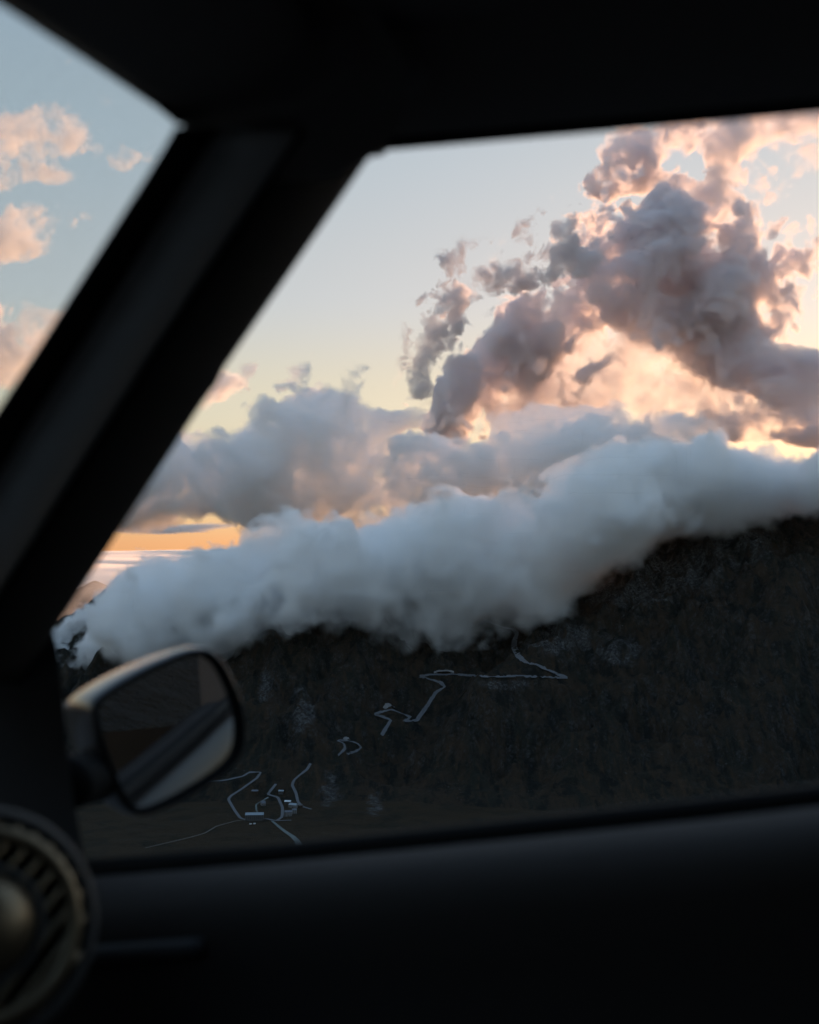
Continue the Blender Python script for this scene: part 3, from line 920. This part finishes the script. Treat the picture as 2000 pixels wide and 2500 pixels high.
for t in ts_:
    a = ws(*along(LEFT, t))
    b = side(*along(RIGHT, t), -0.015)
    w = b - a
    view = -(a + b).normalized()
    ring = []
    for s in np.linspace(0, 1, 18):
        bulge = 0.046 * math.sin(math.pi * min(1, max(0, (s - 0.12) / 0.88))) ** 0.85 if s > 0.12 else 0.0
        ring.append(a + w * s + view * bulge)
    back = -view
    ring += [b + back * 0.05, lerp(a, b, 0.5) + back * 0.075, a + back * 0.05]
    rings.append(ring)
    w_ = w.normalized()
    sr = []
    for k in range(10):
        an = k / 10 * 2 * math.pi
        sr.append(a + w_ * (0.006 + 0.013 * math.cos(an)) + view * (0.004 + 0.010 * math.sin(an)))
    seal_rings.append(sr)
pillar = c_loft('windscreen_pillar', [r[:10] + r[-2:] for r in rings], principled('grey_pillar_trim', (0.66, 0.63, 0.60), 0.55, 0.4, noise=0.08, nscale=60, bump=0.2, bscale=900))
c_loft('door_seal', [[p - (p.normalized()) * 0.002 for p in r[9:18]] + [r[18], r[19]] for r in rings], m_rubber, pillar)
c_loft('seal', seal_rings, m_rubber, pillar)

# roof: headliner sheet with rolled edges along windscreen header and side rail
HDR = [(-760, -430), (-400, -240), (-200, -115), (0, 10), (180, 126), (330, 226), (366, 254), (392, 290)]
def hdr_pt(px, py):
    d = ray(px, py)
    return d * (0.305 / (F.dot(d) + 0.0 * d.z)) if F.dot(d) > 0.2 else None
hdr = []
for p in HDR[:-2]:
    d = ray(*p)
    hdr.append(d * (0.325 / F.dot(d)))
corner = ws(372, 262)
hdr.append(corner)
h0, h1 = hdr[0], hdr[-2]
SIDE_TOP = [(808, 292), (860, 288), (1200, 258), (1500, 231), (1725, 210), (2100, 178), (3000, 100), (4600, -30)]
rail = [side(*p, -0.01) for p in SIDE_TOP]
# header beam
hr = []
for p in [hdr[0] - O * 0.9] + hdr[:-1] + [corner, corner + (rail[0] - corner) * 0.5]:
    ring = []
    for (df, dz) in ((0, 0), (-0.02, -0.004), (-0.06, 0.004), (-0.09, 0.02), (-0.09, 0.06), (0.0, 0.06), (0.02, 0.03)):
        ring.append(p + F * df + U * dz)
    hr.append(ring)
header = c_loft('windscreen_header', hr, m_cloth)
# side rail (door frame top), dropping into the pillar at its front end
rr = []
for i, p in enumerate([side(770, 330, -0.01)] + rail):
    ring = []
    for (do, dz) in ((0.0, 0), (-0.025, -0.006), (-0.06, 0.006), (-0.085, 0.035), (-0.085, 0.09), (0.03, 0.09), (0.03, 0.01)):
        ring.append(p + O * do + U * dz)
    rr.append(ring)
rail_ob = c_loft('roof_rail', rr, m_cloth)
# window run seal under the rail
sr = []
for p in rail:
    sr.append([p + O * (0.004 * math.cos(a)) + U * (-0.001 + 0.006 * math.sin(a)) for a in np.linspace(0, 2 * math.pi, 8, endpoint=False)])
c_loft('seal', sr, m_rubber, rail_ob)
# headliner
hl = []
for f, zz in ((0.25, 0.262), (0.1, 0.275), (-0.3, 0.285), (-0.8, 0.28), (-1.4, 0.24)):
    hl.append([car(f, o, zz + 0.045 * math.cos(o / 0.75 * 1.35) - 0.02) for o in np.linspace(-1.5, 0.68, 14)] + [car(f, o, zz + 0.14) for o in np.linspace(0.68, -1.5, 8)])
c_loft('headliner', hl, m_cloth)
# filler where header, rail and pillar meet
def fan_solid(name, pix, plane, thick, mat, parent=None):
    A = [plane(*p) for p in pix]
    B = [p * (1 + thick / p.length) for p in A]
    n = len(A)
    faces = [tuple(range(n))[::-1], tuple(range(n, 2 * n))] + [(i, (i + 1) % n, n + (i + 1) % n, n + i) for i in range(n)]
    o = mesh_ob(name, A + B, faces, mat)
    bm = bmesh.new()
    bm.from_mesh(o.data)
    bmesh.ops.triangulate(bm, faces=[f for f in bm.faces if len(f.verts) > 4])
    bmesh.ops.recalc_face_normals(bm, faces=bm.faces)
    bm.to_mesh(o.data)
    bm.free()
    return into_car(o, parent)
fan_solid('pillar_trim_cap', [(374, 250), (394, 276), (398, 300), (520, 380), (700, 380), (800, 320), (830, 285), (860, 150), (700, -150), (350, -250), (150, 60), (300, 195)], lambda a, b: ws(a, b, 0.62), 0.05, m_cloth)

# windscreen glass
def glass_mat():
    m = bpy.data.materials.new('windscreen_glass')
    m.use_nodes = True
    nt = m.node_tree
    nt.nodes.clear()
    o = nt.nodes.new('ShaderNodeOutputMaterial')
    t = nt.nodes.new('ShaderNodeBsdfTransparent')
    t.inputs['Color'].default_value = (0.93, 0.95, 0.955, 1)
    g = nt.nodes.new('ShaderNodeBsdfGlossy')
    g.inputs['Roughness'].default_value = 0.02
    mx = nt.nodes.new('ShaderNodeMixShader')
    mx.inputs[0].default_value = 0.045
    nt.links.new(t.outputs[0], mx.inputs[1])
    nt.links.new(g.outputs[0], mx.inputs[2])
    nt.links.new(mx.outputs[0], o.inputs['Surface'])
    return m
gl = []
for s_ in np.linspace(-0.12, 1, 10):
    q = ws(*along([(395, 268), (-330, 1430)], max(s_, 0)))
    if s_ < 0:
        q = q - F * 0.06 + U * 0.055
    e_ = q + O * 0.05 + F * 0.03
    row = [e_ - O * (o * 2.0) + F * (0.10 * math.sin(math.pi * o)) for o in np.linspace(0, 1, 14)]
    row += [p + (F * 0.7 + U * 0.7) * 0.005 for p in row[::-1]]
    gl.append(row)
c_loft('windscreen', gl, glass_mat())

# door: belt moulding, door card, outer skin
BELT = [(-60, 1833), (60, 1823), (180, 1810), (600, 1774), (900, 1743), (1200, 1711), (1500, 1678), (1725, 1650), (2000, 1618), (2600, 1548)]
belt = [side(*p, 0.0) for p in BELT]
door = empty('door')
door.parent = car_ob
def belt_loft(name, prof, mat, parent):
    return c_loft(name, [[p + O * a + U * b for a, b in prof] for p in belt], mat, parent)
belt_loft('window_seal', [(0.006, -0.004), (0.0, 0.0), (-0.008, 0.0), (-0.013, -0.006), (-0.013, -0.03), (0.006, -0.03)], m_rubber, door)
belt_loft('door_card', [(-0.014, -0.012), (-0.022, -0.009), (-0.040, -0.010), (-0.056, -0.016), (-0.066, -0.028), (-0.070, -0.045), (-0.066, -0.075), (-0.060, -0.11), (-0.075, -0.24), (-0.085, -0.45), (-0.06, -0.62), (0.0, -0.62), (-0.005, -0.10), (-0.012, -0.035)], principled('door_card_vinyl', (0.046, 0.039, 0.036), 0.75, 0.3, bump=0.3, bscale=600), door)
arm = [[belt[2] + (belt[8] - belt[2]) * s + O * (-0.07 + 0.05 * math.cos(a)) + U * (-0.27 + 0.028 * math.sin(a)) for a in np.linspace(0, 2 * math.pi, 12, endpoint=False)] for s in np.linspace(0.08, 0.9, 12)]
c_loft('armrest', arm, m_trim, door)
strip = [[belt[2] + (belt[6] - belt[2]) * s + O * (-0.071 + 0.004 * math.cos(a)) + U * (-0.052 + 0.006 * math.sin(a)) for a in np.linspace(0, 2 * math.pi, 10, endpoint=False)] for s in np.linspace(0.02, 0.30, 10)]
c_loft('trim_strip', strip, m_trim, door)
belt_loft('outer_skin', [(0.012, -0.008), (0.026, -0.010), (0.038, -0.018), (0.044, -0.034), (0.045, -0.07), (0.043, -0.14), (0.040, -0.30), (0.034, -0.42), (0.02, -0.60), (-0.02, -0.60), (0.01, -0.2), (0.005, -0.04)], m_flank, door)
# mirror sail panel at the front corner of the side window
fan_solid('mirror_sail', [(112, 1330), (121, 1362), (128, 1420), (140, 1560), (158, 1700), (186, 1842), (150, 1900), (-160, 1930), (-200, 1300), (60, 1250)], lambda a, b: side(a, b, -0.004), 0.03, m_trim, door)

# rear flank and shell: only its outside shows, in the mirror
def shell(name, f0, f1, mat, prof):
    return c_loft(name, [[car(f, o, z) for o, z in prof] for f in np.linspace(f0, f1, 8)], mat)
sill_z = belt[-1].z
flank = []
for s in np.linspace(0, 1, 14):
    f = lerp(F.dot(belt[-1]), -2.6, s)
    o = O.dot(belt[-1]) + 0.03 - 0.14 * s ** 3
    zb = sill_z + 0.02 * s
    flank.append([car(f, o + a, zb + b) for a, b in ((-0.03, 0.0), (-0.005, -0.004), (0.008, -0.012), (0.014, -0.028), (0.015, -0.07), (0.012, -0.14), (0.008, -0.3), (0.002, -0.45), (-0.02, -0.66), (-0.06, -0.66), (-0.05, -0.2))])
c_loft('rear_flank', flank, m_flank)
roofskin = [[car(f, o, 0.40 + 0.06 * math.cos(o / 1.4 * 1.3 + 0.4) - 0.10 * max(0, -f - 0.6) ** 2) for o in np.linspace(-1.5, 0.66, 12)] + [car(f, o, 0.37 - 0.10 * max(0, -f - 0.6) ** 2) for o in np.linspace(0.66, -1.5, 12)] for f in (0.22, 0, -0.4, -0.9, -1.6)]
c_loft('roof_skin', roofskin, m_paint)
into_car(bm_ob('cabin_floor', box_bm(0, 1, 0, 1, 0, 1), m_cloth)).data.transform(Matrix.Identity(4))
fl = bpy.data.objects['cabin_floor']
fl.data.clear_geometry()
def solid_box(name, f0, f1, o0, o1, z0, z1, mat, parent=None, bev=0.0):
    bm = box_bm(f0, f1, o0, o1, z0, z1, bev)
    M_ = Matrix((F.to_4d(), O.to_4d(), U.to_4d(), Vector((0, 0, 0, 1)))).transposed()
    M_[3][0] = M_[3][1] = M_[3][2] = 0
    M_[0][3] = M_[1][3] = M_[2][3] = 0
    bmesh.ops.transform(bm, matrix=M_, verts=bm.verts)
    return into_car(bm_ob(name, bm, mat), parent)
bpy.data.objects.remove(fl)
solid_box('cabin_floor', -2.4, 1.2, -1.5, 0.66, -0.86, -0.80, m_cloth)
solid_box('rear_bulkhead', -1.75, -1.68, -1.5, 0.66, -0.8, -0.12, m_cloth)
solid_box('driver_door', -1.7, 1.0, -1.56, -1.50, -0.8, -0.16, m_trim)
solid_box('driver_pillar', -0.55, -0.45, -1.56, -1.50, -0.159, 0.30, m_trim)
solid_box('passenger_quarter', -1.68, -0.62, 0.60, 0.65, -0.2, 0.30, m_cloth)
# dashboard with rounded brow
dash = [[car(f, o, z) for f, z in ((0.50, -0.36), (0.49, -0.24), (0.50, -0.175), (0.53, -0.155), (0.62, -0.15), (0.98, -0.21), (1.02, -0.5), (0.7, -0.62), (0.55, -0.60))] for o in np.linspace(-1.49, 0.655, 16)]
dash_ob = c_loft('dashboard', dash, m_dash)
hood = [[car(f, o, z - 0.07 * (abs((o + 0.42) / 1.1)) ** 3) for o in np.linspace(-1.45, 0.72, 14)] + [car(f, o, z - 0.30) for o in np.linspace(0.72, -1.45, 14)] for f, z in ((1.0, -0.24), (1.4, -0.27), (1.8, -0.33), (2.15, -0.43), (2.25, -0.6))]
c_loft('bonnet', hood, m_paint)
for f in (1.5, -1.45):
    for o in (-1.38, 0.66):
        bm = bmesh.new()
        bmesh.ops.create_cone(bm, cap_ends=True, segments=32, radius1=0.33, radius2=0.33, depth=0.2)
        bmesh.ops.bevel(bm, geom=[e for e in bm.edges if len(e.link_faces) == 2 and e.calc_face_angle() > 1], offset=0.04, segments=3, affect='EDGES')
        c_ = car(f, o, -0.92)
        M_ = Matrix.Translation(c_) @ O.to_track_quat('Z', 'Y').to_matrix().to_4x4()
        bmesh.ops.transform(bm, matrix=M_, verts=bm.verts)
        wh = into_car(bm_ob('wheel', bm, m_tyre, smooth=False))
        bm = bmesh.new()
        bmesh.ops.create_cone(bm, cap_ends=True, segments=24, radius1=0.21, radius2=0.18, depth=0.22)
        bmesh.ops.transform(bm, matrix=M_, verts=bm.verts)
        into_car(bm_ob('rim', bm, m_chrome), wh)

# air vent at the end of the dashboard
vc_ = ray(-34, 1950) * 0.70
vn = (-ray(-34, 1950).normalized() * 0.95 - F * 0.35 + U * 0.12).normalized()
vx = U.cross(vn).normalized()
vy = vn.cross(vx)
vent = empty('air_vent')
vent.parent = car_ob
def vp(r, a, h):
    return vc_ + (vx * math.cos(a) + vy * math.sin(a)) * (r * 0.86) + vn * h
def torus(name, r, prof, mat, seg=56):
    rings = []
    for k in range(seg + 1):
        a = k / seg * 2 * math.pi
        rings.append([vp(r + dr, a, h) for dr, h in prof])
    return c_loft(name, rings, mat, vent, caps=False)
torus('ring', 0.060, [(-0.006, 0.0), (-0.005, 0.006), (0.0, 0.009), (0.005, 0.006), (0.007, 0.0), (0.007, -0.03), (-0.004, -0.03)], m_chrome)
torus('bezel', 0.070, [(-0.003, -0.002), (0.003, 0.004), (0.010, -0.004), (0.014, -0.02), (0.002, -0.02)], m_dash)
torus('inner_ring', 0.037, [(-0.004, 0.004), (0.0, 0.007), (0.004, 0.004), (0.003, -0.02), (-0.003, -0.02)], m_dash)
drum = [[vp(r, a, -0.032) for a in np.linspace(0, 2 * math.pi, 32, endpoint=False)] for r in (0.001, 0.062)]
c_loft('duct_back', drum, m_rubber, vent, caps=False)
dome = []
for r, h in ((0.0005, 0.022), (0.010, 0.0213), (0.019, 0.019), (0.027, 0.014), (0.032, 0.007), (0.033, -0.02)):
    dome.append([vp(r, a, h) for a in np.linspace(0, 2 * math.pi, 32, endpoint=False)])
c_loft('knob', dome, m_chrome, vent, caps=False)
dv = (vx * 0.72 + vy * 0.70).normalized()         # the louvres run this way
dp = vn.cross(dv)
for k in range(-5, 6):
    c0 = dp * (k * 0.0108)
    hl_ = math.sqrt(max(0, 0.058 ** 2 - (k * 0.0108) ** 2))
    if hl_ < 0.01:
        continue
    rings = []
    for s in (-1, -0.5, 0, 0.5, 1):
        base = vc_ + c0 + dv * (hl_ * s) - vn * 0.003
        rings.append([base + dp * a + vn * b for a, b in ((-0.0042, -0.010), (-0.0022, 0.007), (0.0002, 0.009), (0.0022, 0.007), (-0.001, -0.010))])
    c_loft('louvre', rings, m_chrome, vent)
# vertical trim bead on the dash end under the vent
bead = [[car(0.47 - 0.02 * s, 0.60 + 0.01 * s, -0.33 - 0.2 * s) + vx * (0.006 * math.cos(a)) + vn * (0.006 * math.sin(a)) for a in np.linspace(0, 2 * math.pi, 10, endpoint=False)] for s in np.linspace(0, 1, 6)]
c_loft('trim_bead', bead, m_trim, dash_ob)

# door mirror, outside the glass
mirror = empty('side_mirror')
mirror.parent = car_ob
mc = ray(345, 1535) * 1.02
mn_ = ((-F * 0.90 - O * 0.30 + U * 0.012).normalized() - mc.normalized()).normalized()
def on_mirror(px, py, off=0.0):
    d = ray(px, py)
    return d * ((mc.dot(mn_) + off) / d.dot(mn_))
GLASS = [(203, 1478), (250, 1448), (320, 1412), (385, 1382), (420, 1376), (442, 1386), (460, 1410), (480, 1450), (496, 1500), (500, 1545), (494, 1585), (470, 1612), (420, 1645), (360, 1680), (310, 1702), (290, 1705), (272, 1694), (255, 1665), (236, 1620), (218, 1570), (204, 1520), (199, 1495)]
def smooth_loop(P, n=72):
    P = np.array(P, float)
    Q = np.vstack([P, P[:1]])
    s = np.r_[0, np.cumsum(np.hypot(*np.diff(Q, axis=0).T))]
    t = np.linspace(0, s[-1], n, endpoint=False)
    X = np.stack([np.interp(t, s, Q[:, 0]), np.interp(t, s, Q[:, 1])], -1)
    for _ in range(2):
        X = 0.25 * np.roll(X, 1, 0) + 0.5 * X + 0.25 * np.roll(X, -1, 0)
    return X
GL = smooth_loop(GLASS)
cen = GL.mean(0)
def loop(scale, off, shift=Vector((0, 0, 0)), grow=0.0):
    out = []
    for p in GL:
        v = p - cen
        q = cen + v * scale + v / np.hypot(*v) * grow
        out.append(on_mirror(q[0], q[1], 0) + mn_ * off + shift)
    return out
gface = loop(1.0, 0.0)
into_car(mesh_ob('mirror_glass', gface + [p - mn_ * 0.004 for p in gface], [tuple(range(72)), tuple(range(72, 144))[::-1]] + [(i, 72 + i, 72 + (i + 1) % 72, (i + 1) % 72) for i in range(72)], m_mirror), mirror)
fwd = (F * 0.8 + O * 0.35 - U * 0.05).normalized()
hs = [loop(1.0, -0.006, grow=-2), loop(1.0, 0.003, grow=2), loop(1.0, 0.008, grow=9), loop(1.0, 0.005, grow=15), loop(1.0, -0.004, grow=18), loop(1.02, -0.02, grow=17), loop(0.98, -0.05, fwd * 0.01, 12), loop(0.84, -0.075, fwd * 0.02, 8), loop(0.5, -0.092, fwd * 0.025, 5), loop(0.15, -0.098, fwd * 0.025, 2)]
c_loft('housing', hs, m_housing, mirror, caps=True)
rim = [loop(1.0, -0.004, grow=-3), loop(1.0, 0.0085, grow=1), loop(1.0, 0.0098, grow=7), loop(1.0, 0.0082, grow=11), loop(1.0, -0.004, grow=4)]
c_loft('inner_rim', rim, m_rubber, mirror, closed=True, caps=False)
foot_a = side(120, 1650, 0.02)
foot_b = on_mirror(230, 1640) - mn_ * 0.04
arm_r = []
for s in np.linspace(0, 1, 6):
    c_ = lerp(foot_a, foot_b, s)
    arm_r.append([c_ + F * (0.030 * math.cos(a)) + U * (0.022 * math.sin(a)) for a in np.linspace(0, 2 * math.pi, 12, endpoint=False)])
c_loft('mirror_arm', arm_r, m_rubber, mirror)

# the road the car stands on
rx = np.linspace(-60, 60, 41)
rd_v = [(x, y, -1.25 + 0.012) for x in rx for y in (-4.0, -1.2, 1.6, 4.3)]
rd_f = [(i * 4 + k, i * 4 + k + 1, i * 4 + k + 5, i * 4 + k + 4) for i in range(40) for k in range(3)]
near_road = mesh_ob('road', rd_v, rd_f, principled('asphalt', (0.05, 0.05, 0.052), 0.85, 0.3, noise=0.3, nscale=3, bump=0.6, bscale=80))
tag(near_road, 'mountain road under the car', 'road', kind='structure')
print('script', time.time() - T0)
